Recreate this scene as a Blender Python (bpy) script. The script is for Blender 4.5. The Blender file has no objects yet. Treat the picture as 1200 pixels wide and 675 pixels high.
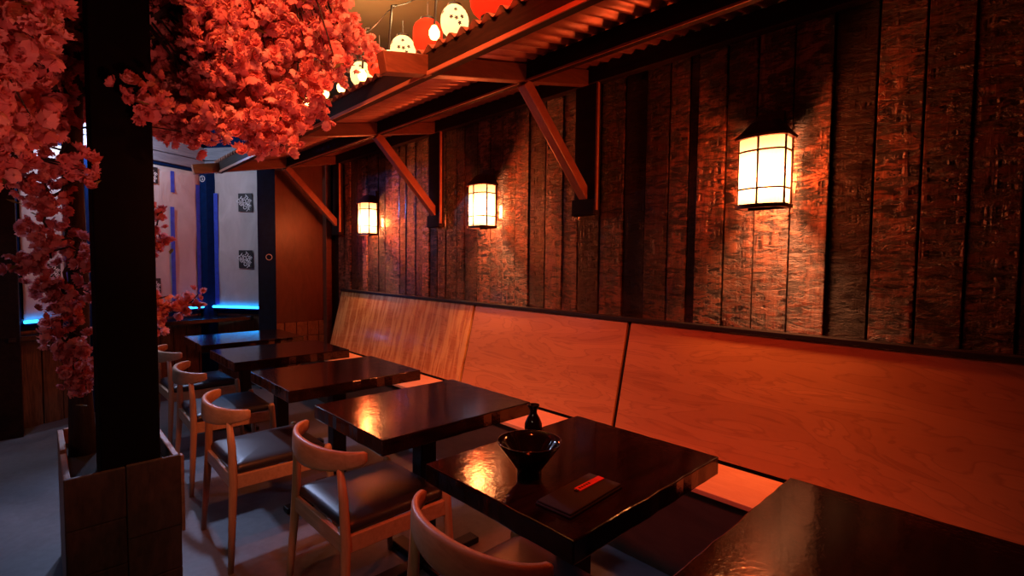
import bpy, bmesh, math, random
import numpy as np
from mathutils import Vector, Matrix
random.seed(7); rng = np.random.default_rng(7)
S = bpy.context.scene; COL = S.collection
PI = math.pi

# ------------------------------------------------------------ camera
CAM = np.array([-0.8829, 0.3245, 1.3917]); FPX = 587.85
RT = np.array([0.72550249, -0.68814416, 0.01018601])
UP = np.array([0.02666372, 0.0428945, 0.99872374])
FW = np.array([0.68770283, 0.72430496, -0.04946855])
cd = bpy.data.cameras.new('camera'); cam = bpy.data.objects.new('camera', cd); COL.objects.link(cam)
cd.sensor_width = 36; cd.lens = FPX / 1200 * 36; cd.clip_start = .02
cam.matrix_world = Matrix(((RT[0], UP[0], -FW[0], CAM[0]), (RT[1], UP[1], -FW[1], CAM[1]), (RT[2], UP[2], -FW[2], CAM[2]), (0, 0, 0, 1)))
S.camera = cam

# ------------------------------------------------------------ world, lights, exposure
w = bpy.data.worlds.new('world'); S.world = w; w.use_nodes = True
w.node_tree.nodes['Background'].inputs[0].default_value = (.5, .25, .25, 1)
w.node_tree.nodes['Background'].inputs[1].default_value = .004
S.view_settings.view_transform = 'Standard'; S.view_settings.look = 'None'
S.view_settings.exposure = 0; S.view_settings.gamma = 1; S.view_settings.use_curve_mapping = False
S.cycles.use_denoising = True
S.cycles.max_bounces = 8; S.cycles.transparent_max_bounces = 12
S.cycles.caustics_reflective = False; S.cycles.caustics_refractive = False
S.cycles.sample_clamp_indirect = 3

def lamp(kind, name, loc, power, color, size=.1, target=None, spot=None, blend=.5):
    l = bpy.data.lights.new(name, kind); l.energy = power; l.color = color
    if kind == 'AREA': l.size = size
    else: l.shadow_soft_size = size
    if spot: l.spot_size = math.radians(spot); l.spot_blend = blend
    o = bpy.data.objects.new(name, l); COL.objects.link(o); o.location = loc
    if target: o.rotation_euler = (Vector(target) - Vector(loc)).to_track_quat('-Z', 'Y').to_euler()
    return o
RED = (1, .058, .013)
lamp('SPOT', 'red_ceiling_light', (-.45, .95, 2.95), 138, RED, .06, (1.3, 2.2, .7), 80, .9)
lamp('SPOT', 'red_ceiling_light', (-.45, 1.5, 2.95), 190, (1, .24, .075), .06, (1.35, 3.7, .7), 76, .8)
lamp('SPOT', 'red_bounce_fill', (.80, 1.45, 1.0), 40, (1, .17, .10), .1, (.78, 3.3, 2.4), 62, .8)  # added fill under the awning, stands in for red bounce; no lamp there
lamp('SPOT', 'blossom_fill', (-.42, .9, 1.0), 46, (1, .25, .19), .08, (-.42, 3.1, 2.45), 56, .8)  # added fill to brighten the canopy, not a real lamp
lamp('SPOT', 'blossom_side_fill', (-2.3, 1.1, 1.6), 17, (1, .33, .28), .1, (-.95, 3.1, 1.3), 50, .9)  # added fill for the hanging blossoms, no fixture
lamp('SPOT', 'chair_back_fill', (-2.4, .3, 2.3), 32, (1, .62, .42), .15, (-.05, 2.3, .7), 40, .9)  # added warm fill for the chair backs, no lamp of the room
lamp('POINT', 'cool_ceiling_light', (-.38, 5.95, 2.45), 25, (.62, .72, 1), .05)
lamp('SPOT', 'cool_ceiling_light', (-.02, 5.72, 2.5), 135, (.48, .60, 1), .05, (-.25, 3.0, 0), 64, .6)
lamp('SPOT', 'cool_ceiling_light', (-1.3, 4.6, 2.6), 16, (.42, .56, 1), .05, (-1.2, 3.9, 0), 140, .6)
lamp('SPOT', 'blue_spotlight', (-.90, 5.14, 2.18), 230, (.10, .22, 1), .03, (1.62, 4.75, 1.75), 40, .9)

# ------------------------------------------------------------ helpers
class G:
    def __init__(s): s.v = []; s.f = []
    def add(s, vs, fs):
        n = len(s.v); s.v += [tuple(map(float, p)) for p in vs]; s.f += [tuple(i + n for i in f) for f in fs]; return s
    def box(s, x0, x1, y0, y1, z0, z1):
        return s.add([(x0,y0,z0),(x1,y0,z0),(x1,y1,z0),(x0,y1,z0),(x0,y0,z1),(x1,y0,z1),(x1,y1,z1),(x0,y1,z1)],
                     [(0,3,2,1),(4,5,6,7),(0,1,5,4),(1,2,6,5),(2,3,7,6),(3,0,4,7)])
    def beam(s, a, b, wd, ht, up=(0,0,1)):
        a = Vector(a); b = Vector(b); d = (b - a).normalized(); r = d.cross(Vector(up)).normalized(); u = r.cross(d)
        vs = [p + r*sx*wd/2 + u*sz*ht/2 for p in (a, b) for sx, sz in ((-1,-1),(1,-1),(1,1),(-1,1))]
        return s.add(vs, [(0,1,2,3),(7,6,5,4),(0,4,5,1),(1,5,6,2),(2,6,7,3),(3,7,4,0)])
    def tube(s, pts, rad, n=10):
        pts = [Vector(p) for p in pts]
        if not hasattr(rad, '__len__'): rad = [rad]*len(pts)
        vs = []; fs = []; prev = None
        for i, p in enumerate(pts):
            d = (pts[min(i+1, len(pts)-1)] - pts[max(i-1, 0)]).normalized()
            if prev is None: prev = d.cross(Vector((.31,.83,.11)) if abs(d.z) > .9 else Vector((0,0,1))).normalized()
            r = (prev - d*prev.dot(d)).normalized(); q = d.cross(r); prev = r
            for k in range(n):
                a = 2*PI*k/n; vs.append(p + (r*math.cos(a) + q*math.sin(a))*rad[i])
        m = len(pts)
        for i in range(m-1):
            for k in range(n): fs.append((i*n+k, i*n+(k+1)%n, (i+1)*n+(k+1)%n, (i+1)*n+k))
        fs.append(tuple(range(n-1, -1, -1))); fs.append(tuple((m-1)*n+k for k in range(n)))
        return s.add(vs, fs)
    def lathe(s, prof, n=28, c=(0,0,0)):
        vs = []; fs = []
        for r, z in prof:
            for k in range(n):
                a = 2*PI*k/n; vs.append((c[0]+r*math.cos(a), c[1]+r*math.sin(a), c[2]+z))
        m = len(prof)
        for i in range(m-1):
            for k in range(n): fs.append((i*n+k, i*n+(k+1)%n, (i+1)*n+(k+1)%n, (i+1)*n+k))
        fs.append(tuple(range(n-1, -1, -1))); fs.append(tuple((m-1)*n+k for k in range(n)))
        return s.add(vs, fs)
    def prism(s, outline, z0, z1):
        n = len(outline)
        return s.add([(x,y,z0) for x,y in outline] + [(x,y,z1) for x,y in outline],
              [tuple(range(n-1,-1,-1)), tuple(range(n,2*n))] + [(k,(k+1)%n,n+(k+1)%n,n+k) for k in range(n)])

def obj(name, g, mat, parent=None, bevel=0, smooth=False, seg=2):
    me = bpy.data.meshes.new(name); me.from_pydata(g.v, [], g.f); me.update()
    bm = bmesh.new(); bm.from_mesh(me); bmesh.ops.recalc_face_normals(bm, faces=bm.faces); bm.to_mesh(me); bm.free()
    me.materials.append(mat)
    if smooth: me.polygons.foreach_set('use_smooth', [True]*len(me.polygons))
    o = bpy.data.objects.new(name, me); COL.objects.link(o)
    if parent: o.parent = parent
    if bevel:
        b = o.modifiers.new('bevel', 'BEVEL'); b.width = bevel; b.segments = seg; b.limit_method = 'ANGLE'; b.angle_limit = .7
    return o
def thing(name, label, cat, loc=(0,0,0), rz=0, group=None):
    o = bpy.data.objects.new(name, None); COL.objects.link(o); o.location = loc; o.rotation_euler = (0,0,rz); o.empty_display_size = .1
    return tag(o, label, cat, group)
def tag(o, label, cat, group=None):
    o['label'] = label; o['category'] = cat
    if group: o['group'] = group
    return o
def struct(o): o['kind'] = 'structure'; return o
def copy_tree(o, parent=None):
    c = o.copy(); COL.objects.link(c); c.parent = parent
    for ch in list(o.children): copy_tree(ch, c)
    return c
def text_geo(body, size, ext=.001, shear=0, align='CENTER'):
    cu = bpy.data.curves.new('t', 'FONT'); cu.body = body; cu.size = size; cu.extrude = ext; cu.shear = shear
    cu.align_x = align; cu.align_y = 'CENTER'; cu.space_line = .78; cu.offset = size*.02 if '\n' in body else 0; cu.resolution_u = 3
    o = bpy.data.objects.new('t', cu); COL.objects.link(o)
    dg = bpy.context.evaluated_depsgraph_get(); me = o.evaluated_get(dg).to_mesh()
    g = G(); g.add([tuple(v.co) for v in me.vertices], [tuple(p.vertices) for p in me.polygons])
    bpy.data.objects.remove(o); bpy.data.curves.remove(cu)
    return g
def xform(g, M):
    g.v = [tuple(M @ Vector(p)) for p in g.v]; return g

# ------------------------------------------------------------ materials
class N:
    def __init__(s, name):
        s.m = bpy.data.materials.new(name); s.m.use_nodes = True; s.t = s.m.node_tree; s.p = s.t.nodes['Principled BSDF']; s.out = s.t.nodes['Material Output']
    def n(s, t, **k):
        x = s.t.nodes.new(t)
        for a, b in k.items(): setattr(x, a, b)
        return x
    def l(s, a, b): s.t.links.new(a, b)
    def coords(s, scale=(1,1,1), offset=None, src='Object'):
        tc = s.n('ShaderNodeTexCoord'); mp = s.n('ShaderNodeMapping'); mp.inputs['Scale'].default_value = scale
        s.l(tc.outputs[src], mp.inputs['Vector']); return mp
    def noise(s, vec, scale, detail=4, rough=.55, dist=0):
        x = s.n('ShaderNodeTexNoise'); x.inputs['Scale'].default_value = scale; x.inputs['Detail'].default_value = detail
        x.inputs['Roughness'].default_value = rough; x.inputs['Distortion'].default_value = dist
        s.l(vec, x.inputs['Vector']); return x.outputs['Fac']
    def ramp(s, fac, stops):
        r = s.n('ShaderNodeValToRGB'); e = r.color_ramp.elements
        while len(e) < len(stops): e.new(.5)
        for i, (p, c) in enumerate(stops):
            e[i].position = p; e[i].color = (c, c, c, 1) if not hasattr(c, '__len__') else (*c, 1)
        s.l(fac, r.inputs[0]); return r.outputs[0]
    def math(s, op, a, b=None):
        x = s.n('ShaderNodeMath', operation=op)
        for i, q in enumerate((a, b)):
            if q is None: continue
            if isinstance(q, (int, float)): x.inputs[i].default_value = q
            else: s.l(q, x.inputs[i])
        return x.outputs[0]
    def mix(s, fac, a, b, mode='MIX'):
        x = s.n('ShaderNodeMix', data_type='RGBA', blend_type=mode)
        for i, q in ((0, fac), (6, a), (7, b)):
            if hasattr(q, 'is_linked'): s.l(q, x.inputs[i])
            else: x.inputs[i].default_value = q if not hasattr(q, '__len__') else (*q, 1)
        return x.outputs[2]
    def bump(s, h, strength, dist, base=None):
        b = s.n('ShaderNodeBump'); b.inputs['Strength'].default_value = strength; b.inputs['Distance'].default_value = dist
        s.l(h, b.inputs['Height'])
        if base is not None: s.l(base, b.inputs['Normal'])
        return b.outputs[0]
    def set(s, **k):
        for a, b in k.items():
            i = s.p.inputs[a.replace('_', ' ')]
            if hasattr(b, 'is_linked'): s.l(b, i)
            else: i.default_value = (*b, 1) if hasattr(b, '__len__') else b
        return s.m

def plain(name, col, rough=.5, metal=0, var=.25, scale=20, **k):
    a = N(name); f = a.noise(a.coords().outputs[0], scale)
    c = a.ramp(f, [(.25, tuple(x*(1-var) for x in col)), (.75, tuple(min(1, x*(1+var)) for x in col))])
    return a.set(Base_Color=c, Roughness=rough, Metallic=metal, **k)
def wood(name, dark, light, grain, rough=.4, scale=9, bump=.15, dist=1.2, coat=0):
    # grain: coordinate scale, small along the fibre
    a = N(name); mp = a.coords(grain).outputs[0]
    f = a.noise(mp, scale, 5, .6, dist); f2 = a.noise(mp, scale*5, 3)
    h = a.math('ADD', a.math('MULTIPLY', f, .7), a.math('MULTIPLY', f2, .3))
    c = a.ramp(h, [(.3, dark), (.68, light)])
    return a.set(Base_Color=c, Roughness=rough, Coat_Weight=coat, Coat_Roughness=.12, Normal=a.bump(h, bump, .004))

# plank wall: rough-sawn, scorched, varnished boards; 'tone' differs per board
a = N('rough_sawn_planks')
at_ = a.n('ShaderNodeAttribute', attribute_name='tone'); tone = at_.outputs['Fac']
tc = a.n('ShaderNodeTexCoord'); off = a.n('ShaderNodeCombineXYZ'); a.l(a.math('MULTIPLY', tone, 37.), off.inputs[0]); a.l(a.math('MULTIPLY', tone, 91.), off.inputs[2])
va = a.n('ShaderNodeVectorMath', operation='ADD'); a.l(tc.outputs['Object'], va.inputs[0]); a.l(off.outputs[0], va.inputs[1])
def mp(scale):
    m = a.n('ShaderNodeMapping'); m.inputs['Scale'].default_value = scale; a.l(va.outputs[0], m.inputs[0]); return m.outputs[0]
saw = a.noise(mp((1, 6, 26)), 1.3, 7, .72, .9)
fib = a.noise(mp((1, 60, 3)), 2.0, 4, .6)
patch = a.noise(mp((1, 9, 4)), 1.3, 5, .7, .8)
big = a.noise(mp((1, 2.4, 1.5)), 1.5, 3)
dash = a.math('MULTIPLY', a.ramp(a.noise(mp((1, 8, 26)), 1.25, 5, .7, .5), [(.49, 0), (.54, 1)]), a.ramp(a.noise(mp((1, 9, .9)), 1.5, 3, .6), [(.42, 0), (.52, 1)]))
gouge = a.ramp(saw, [(.41, 0), (.49, 1)])
scorch = a.ramp(a.math('ADD', a.math('MULTIPLY', patch, .75), a.math('MULTIPLY', saw, .3)), [(.42, 0), (.58, 1)])
tone_c = a.ramp(tone, [(0, (.012, .006, .004)), (.22, (.04, .017, .010)), (.45, (.18, .065, .032)), (.7, (.34, .13, .065)), (1, (.50, .21, .115))])
c = a.mix(scorch, (.020, .010, .007), tone_c)
c = a.mix(a.ramp(fib, [(.35, .55), (.65, 1)]), (.03, .015, .01), c)
c = a.mix(gouge, (.012, .006, .004), c)
c = a.mix(dash, c, (.008, .004, .003))
h = a.math('ADD', a.math('ADD', a.math('SUBTRACT', a.math('MULTIPLY', gouge, .5), a.math('MULTIPLY', dash, .5)), a.math('MULTIPLY', saw, .6)), a.math('ADD', a.math('MULTIPLY', fib, .12), a.math('MULTIPLY', big, .4)))
M_plank = a.set(Base_Color=c, Roughness=a.ramp(saw, [(.3, .5), (.7, .28)]), Specular_IOR_Level=a.ramp(tone, [(.1, .25), (.6, .55)]), Coat_Weight=.35, Coat_Roughness=.14, Normal=a.bump(h, 1.0, .026))

def bench_ply(name, flame):
    a = N(name); tc = a.n('ShaderNodeTexCoord')
    m = a.n('ShaderNodeMapping'); m.inputs['Scale'].default_value = (3, .55, 3.2); a.l(tc.outputs['Object'], m.inputs[0])
    f = a.noise(m.outputs[0], 2.2, 3, .5, 1.6)
    rings = a.math('FRACT', a.math('MULTIPLY', f, 9.))
    line = a.ramp(rings, [(0, .35), (.12, 1), (.8, .9), (1, .35)])
    m2 = a.n('ShaderNodeMapping'); m2.inputs['Scale'].default_value = (4, 1.2, 30); a.l(tc.outputs['Object'], m2.inputs[0])
    fine = a.noise(m2.outputs[0], 4, 3)
    c = a.ramp(f, [(.3, (.46, .20, .07)), (.7, (.62, .30, .11))])
    c = a.mix(a.math('MULTIPLY', a.math('SUBTRACT', 1., line), .75), c, (.27, .10, .035))
    c = a.mix(a.math('MULTIPLY', fine, .3), c, (.3, .13, .05))
    m3 = a.n('ShaderNodeMapping'); m3.inputs['Scale'].default_value = (2.2, 16 if flame else 6, 2.2); a.l(tc.outputs['Object'], m3.inputs[0])
    rip = a.noise(m3.outputs[0], 1.4, 3, .5, .7)
    if flame: c = a.mix(a.ramp(rip, [(.42, 0), (.58, .6)]), c, (.80, .56, .20))
    return a.set(Base_Color=c, Roughness=.2 if flame else .3, Coat_Weight=.4, Coat_Roughness=.12 if flame else .2, Normal=a.bump(rip, .55 if flame else .1, .012 if flame else .006))
M_seat = wood('pale_seat_plywood', (.78, .32, .13), (.92, .46, .20), (4, 1, 4), .35, 4, .05)
M_flame = bench_ply('flamed_lacquered_plywood', True); M_ply = bench_ply('lacquered_plywood', False)

a = N('epoxy_table_wood')
mpv = a.coords((1, 7, 7)).outputs[0]; f = a.noise(mpv, 3, 5, .6, 1.0); rp = a.noise(a.coords((1,1,1)).outputs[0], 14, 2)
rp2 = a.noise(a.coords((1,1,1)).outputs[0], 90, 2)
c = a.ramp(f, [(.3, (.004, .0018, .0014)), (.7, (.026, .010, .006))])
M_table = a.set(Base_Color=c, Roughness=.10, Coat_Weight=.3, Coat_Roughness=.08, Normal=a.bump(a.math('ADD', rp, a.math('MULTIPLY', rp2, .35)), .22, .006))

M_chair = wood('chair_oak', (.36, .20, .11), (.60, .37, .22), (6, 1.2, 6), .38, 3, .08)
M_leg = wood('chair_oak_legs', (.36, .20, .11), (.60, .37, .22), (9, 9, .8), .38, 3, .08)
a = N('dark_leatherette'); v = a.noise(a.coords().outputs[0], 220, 2)
M_leather = a.set(Base_Color=(.022, .021, .025), Roughness=.38, Normal=a.bump(v, .12, .001))
a = N('concrete_floor'); vv = a.coords().outputs[0]; f = a.noise(vv, 1.6, 6, .6, .6); f2 = a.noise(vv, 30, 4)
c = a.ramp(a.math('ADD', a.math('MULTIPLY', f, .75), a.math('MULTIPLY', f2, .25)), [(.3, (.07, .073, .085)), (.7, (.19, .195, .215))])
M_floor = a.set(Base_Color=c, Roughness=a.ramp(f, [(.3, .45), (.7, .65)]), Normal=a.bump(f2, .1, .004))
a = N('varnished_ceiling'); vv = a.coords((1, 1, 1)).outputs[0]; f = a.noise(vv, 1.2, 3, .5)
M_ceil = a.set(Base_Color=a.ramp(f, [(.3, (.34, .24, .14)), (.7, (.48, .35, .20))]), Roughness=.3, Normal=a.bump(f, .35, .05))
M_black = plain('black_paint', (.006, .005, .005), .6)
M_post = plain('charred_black_post', (.0035, .002, .002), .85, Specular_IOR_Level=.1)
M_iron = plain('black_iron', (.012, .011, .012), .42, .6)
M_brown = wood('brown_panel', (.10, .028, .014), (.17, .055, .028), (3, 3, .9), .4, 2.5, .1)
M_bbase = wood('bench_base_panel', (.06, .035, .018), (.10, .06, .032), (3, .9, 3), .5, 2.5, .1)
M_beamred = wood('stained_timber', (.08, .024, .012), (.19, .065, .032), (1.2, 8, 8), .42, 3, .2)
M_brace = wood('stained_brace_timber', (.20, .06, .03), (.36, .13, .07), (2, 8, 2), .38, 3, .15)
M_purlin = wood('dark_purlin_timber', (.008, .004, .003), (.026, .012, .008), (8, .8, 8), .5, 3, .2)
M_purlin.node_tree.nodes['Principled BSDF'].inputs['Specular IOR Level'].default_value = .15; M_purlin.node_tree.nodes['Principled BSDF'].inputs['Roughness'].default_value = .75
M_litedge = wood('lit_edge_timber', (.26, .09, .05), (.42, .17, .10), (8, .8, 8), .42, 3, .15)  # paler timber colour that paints red-lit edges on the dark frame
a = N('corrugated_steel'); f = a.noise(a.coords((1, 3, 1)).outputs[0], 5, 5, .6)
M_sheet = a.set(Base_Color=a.ramp(f, [(.3, (.22, .085, .055)), (.7, (.40, .18, .12))]), Roughness=.42, Metallic=.25)
M_blueposts = plain('navy_frame_paint', (.004, .02, .085), .45, Specular_IOR_Level=.03)
M_soffit = wood('painted_beam_boards', (.16, .17, .2), (.34, .36, .42), (.7, .7, 9), .5, 4, .2)
a = N('masking_paper'); f = a.noise(a.coords((1, 1, .6)).outputs[0], 5, 4, .55, .8)
M_paper = a.set(Base_Color=a.ramp(f, [(.3, (.50, .44, .42)), (.7, (.64, .58, .56))]), Roughness=.75, Normal=a.bump(f, .4, .03))
M_tape = plain('blue_painters_tape', (.035, .08, .62), .55)
M_ink = plain('printed_black', (.015, .015, .018), .6)
M_white = plain('printed_white', (.75, .75, .75), .6)
M_redprint = plain('red_sleeve_paper', (.85, .05, .04), .5)
M_glaze = plain('black_glaze', (.006, .005, .005), .07)
M_napkin = plain('black_linen', (.014, .009, .008), .8, scale=150)
M_waint = wood('reclaimed_wainscot', (.03, .016, .01), (.22, .12, .06), (14, 14, 1.5), .55, 2, .4)
M_block = wood('reclaimed_wood_block', (.14, .05, .02), (.36, .15, .06), (9, 9, 6), .5, 3, .4)
M_planter = wood('planter_boards', (.03, .016, .011), (.12, .06, .035), (6, 6, 2.0), .6, 2.4, .4)
M_planter_rim = wood('planter_rim_boards', (.22, .10, .06), (.42, .22, .13), (2, 8, 8), .5, 3, .3)
a = N('tree_bark'); f = a.noise(a.coords((9, 9, 1.5)).outputs[0], 6, 6, .7)
M_bark = a.set(Base_Color=a.ramp(f, [(.3, (.008, .005, .004)), (.7, (.05, .028, .02))]), Roughness=.85, Normal=a.bump(f, .8, .01))
a = N('blossom_petal')
geo = a.n('ShaderNodeNewGeometry'); rnd = a.n('ShaderNodeAttribute', attribute_name='tone')
f = a.noise(a.coords().outputs[0], 60, 2)
c = a.ramp(a.math('ADD', a.math('MULTIPLY', rnd.outputs['Fac'], .7), a.math('MULTIPLY', f, .3)), [(.1, (.62, .16, .17)), (.5, (.80, .27, .27)), (.9, (.90, .46, .44))])
tr = a.n('ShaderNodeBsdfTranslucent'); a.l(c, tr.inputs[0]); mxs = a.n('ShaderNodeMixShader'); mxs.inputs[0].default_value = .35
a.set(Base_Color=c, Roughness=.7, Specular_IOR_Level=.2); a.l(a.p.outputs[0], mxs.inputs[1]); a.l(tr.outputs[0], mxs.inputs[2]); a.l(mxs.outputs[0], a.out.inputs[0])
M_petal = a.m
M_leaf = plain('young_leaf', (.16, .12, .025), .5)
M_soil = plain('black_soil', (.003, .0025, .002), .95, scale=80)
def emit(name, col, strength):
    a = N(name); return a.set(Base_Color=(0, 0, 0), Roughness=1, Specular_IOR_Level=0, Emission_Color=col, Emission_Strength=strength)
a = N('frosted_lamp_glass')
tl = a.n('ShaderNodeBsdfTranslucent'); tl.inputs[0].default_value = (.33, .50, .42, 1)
tp = a.n('ShaderNodeBsdfTransparent'); tp.inputs[0].default_value = (1, .36, .19, 1)
mx = a.n('ShaderNodeMixShader'); mx.inputs[0].default_value = .45
a.l(tl.outputs[0], mx.inputs[1]); a.l(tp.outputs[0], mx.inputs[2]); a.l(mx.outputs[0], a.out.inputs[0]); M_glass = a.m
M_lampmetal = plain('bronze_lamp_metal', (.05, .018, .012), .45, .5)
def paper_shade(name, col, k):
    a = N(name); tl = a.n('ShaderNodeBsdfTranslucent'); tl.inputs[0].default_value = (*col, 1); mx = a.n('ShaderNodeMixShader'); mx.inputs[0].default_value = k
    a.set(Base_Color=col, Roughness=.9, Specular_IOR_Level=.1); a.l(a.p.outputs[0], mx.inputs[1]); a.l(tl.outputs[0], mx.inputs[2]); a.l(mx.outputs[0], a.out.inputs[0]); return a.m
M_lan_white = paper_shade('white_paper_lantern', (.95, .88, .62), .75); M_lan_red = paper_shade('red_paper_lantern', (.95, .045, .018), .75)
M_bulb = emit('warm_bulb', (1, .55, .15), 9)
M_led = emit('blue_led', (.02, .33, 1), 6)
M_cool = emit('cool_lamp_face', (.7, .85, 1), 12)
M_bluelamp = emit('blue_lamp_face', (.05, .45, 1), 3)

# ------------------------------------------------------------ room shell
W = 1.66
struct(obj('floor', G().box(-5, 2.2, -3, 8.5, -.1, 0), M_floor))
struct(obj('ceiling', G().box(-5, 2.2, -3, 8.5, 3.05, 3.15), M_ceil))
# plank wall: one surface of boards
ys = [-2.9]
y = -2.9
while y < .2: y += random.uniform(.13, .18); ys.append(y)
ys = [q for q in ys if q < .27] + [.375,.521,.665,.82,.977,1.133,1.293,1.44,1.591,1.639,1.754,1.9,2.045,2.213,2.382,2.512,2.666,2.822,2.961,3.099,3.245,3.399,3.563]
y = 3.563
while y < 5.72: y += random.uniform(.10, .17); ys.append(y)
ys[-1] = 5.9
tones = {.375: .45, .521: .42, .665: .72, .82: .12, .977: .85, 1.133: .9, 1.293: .6, 1.44: .7, 1.591: .25, 1.639: .6, 1.754: .35, 1.9: .08, 2.045: .5, 2.213: .1, 2.382: .5}
g = G(); tv = []
for y0, y1 in zip(ys[:-1], ys[1:]):
    t = tones.get(round(y0, 3), random.uniform(.25, .9)); dx = random.uniform(0, .012) + .012*t; gp = .003
    n0 = len(g.v); g.box(W - dx, W + .03, y0 + gp, y1 - gp, .85, 3.05); tv += [t]*(len(g.v)-n0)
n0 = len(g.v); g.box(W + .025, W + .15, -3, 6.4, 0, 3.05); tv += [.0]*(len(g.v)-n0)
wr = struct(obj('wall_right', g, M_plank, bevel=.004))
at2 = wr.data.attributes.new('tone', 'FLOAT', 'POINT'); at2.data.foreach_set('value', tv)
# brown end panel with reclaimed blocks under it
struct(obj('wall_back', G().box(1.0, W+.1, 6.16, 6.3, .70, 3.05), M_brown))
g = G(); x = 1.0
while x < 1.6:
    for z0, z1 in ((0, .19), (.19, .37), (.37, .53), (.53, .70)):
        g.box(x+.004, x+.125, 6.15 - random.uniform(0, .012), 6.3, z0+.003, z1-.004)
    x += .128
g.box(1.0, W+.1, 6.17, 6.3, 0, .70)
struct(obj('wall_back_wainscot', g, M_block, bevel=.004)); bpy.data.objects['wall_back_wainscot'].name = 'trim_1'
struct(obj('trim_2', G().box(1.575, 1.64, 6.06, 6.16, 0, 2.6), M_beamred, bevel=.004))
# window corner: two walls meeting at CR
L0 = Vector((-.68, 6.156)); LD = Vector((.883, .469)); CR = Vector((.512, 6.79)); RD = Vector((.598, -.80))
LN = Vector((.469, -.883)); RN = Vector((-.80, -.598))          # into the room
def lw(t, d=0): p = L0 + LD*t + LN*d; return (p.x, p.y)
def rw(t, d=0): p = CR + RD*t + RN*d; return (p.x, p.y)
def wallbox(g, f, t0, t1, d0, d1, z0, z1): return g.prism([f(t0, d0), f(t1, d0), f(t1, d1), f(t0, d1)], z0, z1)
def glass_pane(name, f, t0, t1):
    a = obj(name, wallbox(G(), f, t0, t1, -.03, -.02, .85, 2.36), M_black); return struct(a)
# sill walls, head beams
g = G()
n = 12
for k in range(n):
    t0 = -.36 + 1.74*k/n; wallbox(g, lw, t0+.004, t0 + 1.74/n - .004, -.05, random.uniform(.0, .012), 0, .80)
wallbox(g, lw, -.40, 1.40, -.12, -.03, 0, .80)
struct(obj('wall_left', g, M_waint, bevel=.003))
g = G(); wallbox(g, rw, 0, .74, -.12, 0, 0, .80); struct(obj('wall_right_window', g, M_waint)).name = 'wall_corner'
g = G(); wallbox(g, lw, -.42, 1.35, -.12, .05, 2.385, 2.48); wallbox(g, lw, -.42, 1.35, -.12, .07, 2.485, 2.62)
struct(obj('trim_3', g, M_soffit, bevel=.004))
g = G(); wallbox(g, rw, .0, .9, -.12, .05, 2.385, 2.48); wallbox(g, rw, .0, .9, -.12, .07, 2.485, 2.62)
struct(obj('trim_4', g, M_soffit, bevel=.004))
g = G(); wallbox(g, lw, -.6, 1.45, -.14, -.02, 2.62, 3.05); struct(obj('wall_left_upper', g, M_blueposts)).name = 'wall_left_upper'
g = G(); wallbox(g, rw, -.05, .95, -.14, -.02, 2.62, 3.05); struct(obj('wall_corner_upper', g, M_blueposts))
def window(name, f, t0, t1):
    r = bpy.data.objects.new(name, None); COL.objects.link(r); struct(r)
    obj('pane', wallbox(G(), f, t0, t1, -.05, -.04, .83, 2.39), M_glaze, r)
    g = G()
    wallbox(g, f, t0, t1, -.06, .015, .80, .86); wallbox(g, f, t0, t1, -.06, .015, 2.355, 2.385)
    wallbox(g, f, t0-.0, t0+.03, -.06, .012, .86, 2.355); wallbox(g, f, t1-.03, t1, -.06, .012, .86, 2.355)
    obj('window_frame', g, M_blueposts, r, bevel=.003); return r
window('window_1', lw, -.37, .12); window('window_2', lw, .20, 1.29); window('window_3', rw, .08, .70)
# posts between the windows
g = G(); wallbox(g, lw, .12, .20, -.08, .05, 0, 2.385); struct(obj('trim_5', g, M_blueposts, bevel=.004))
post_c = obj('trim_6', G().prism([(CR.x-.075, CR.y-.055), (CR.x-.02, CR.y-.14), (CR.x+.075, CR.y-.12), (CR.x+.05, CR.y+.05), (CR.x-.04, CR.y+.06)], 0, 2.385), M_blueposts, bevel=.004); struct(post_c)
post_r = struct(obj('trim_7', G().prism([(.845, 6.1), (1.03, 6.1), (1.03, 6.3), (.955, 6.3)], 0, 2.62), M_blueposts, bevel=.004))
struct(obj('trim_8', G().box(-1.6, -.985, 5.72, 5.92, 0, 2.9), M_purlin, bevel=.004))

def ring_mark(parent, c, nrm, r, letter=None):
    nrm = Vector(nrm).normalized(); u = Vector((0,0,1)); s = u.cross(nrm).normalized()
    g = G(); n = 24; vs = []
    for k in range(n):
        a = 2*PI*k/n
        for rr in (r, r*.8):
            for d in (0, .002): vs.append(Vector(c) + (s*math.cos(a) + u*math.sin(a))*rr + nrm*d)
    fs = []
    for k in range(n):
        i = 4*k; j = 4*((k+1) % n)
        fs += [(i+1, j+1, j+3, i+3), (i, i+1, j+1, j), (i+2, j+2, j+3, i+3), (i, j, j+2, i+2)]
    g.add(vs, fs)
    if letter:
        t = text_geo(letter, r*1.5, .001); Mx = Matrix(((s.x, u.x, nrm.x, c[0]), (s.y, u.y, nrm.y, c[1]), (s.z, u.z, nrm.z, c[2]), (0,0,0,1)))
        xform(t, Mx); g.add(t.v, t.f)
    return obj('ring_emblem', g, M_white, parent)
nc = Vector((-.5, -.85, 0)).normalized()
ring_mark(post_c, (CR.x-.047, CR.y-.108, 2.28), (-.84, -.54, 0), .035, 'S')
ring_mark(post_r, (.957, 6.098, 1.43), (0, -1, 0), .034)

# ledge counter in the window corner
pts = [(-1.05, 5.70), (-.05, 6.16), (.80, 6.22), rw(.60, .02), (CR.x, CR.y-.15), lw(1.2, .02), lw(-.36, .02)]
tag(obj('ledge_counter', G().prism(pts, .745, .785), M_table, bevel=.004), 'dark glossy ledge counter under the papered corner windows', 'counter')
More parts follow.
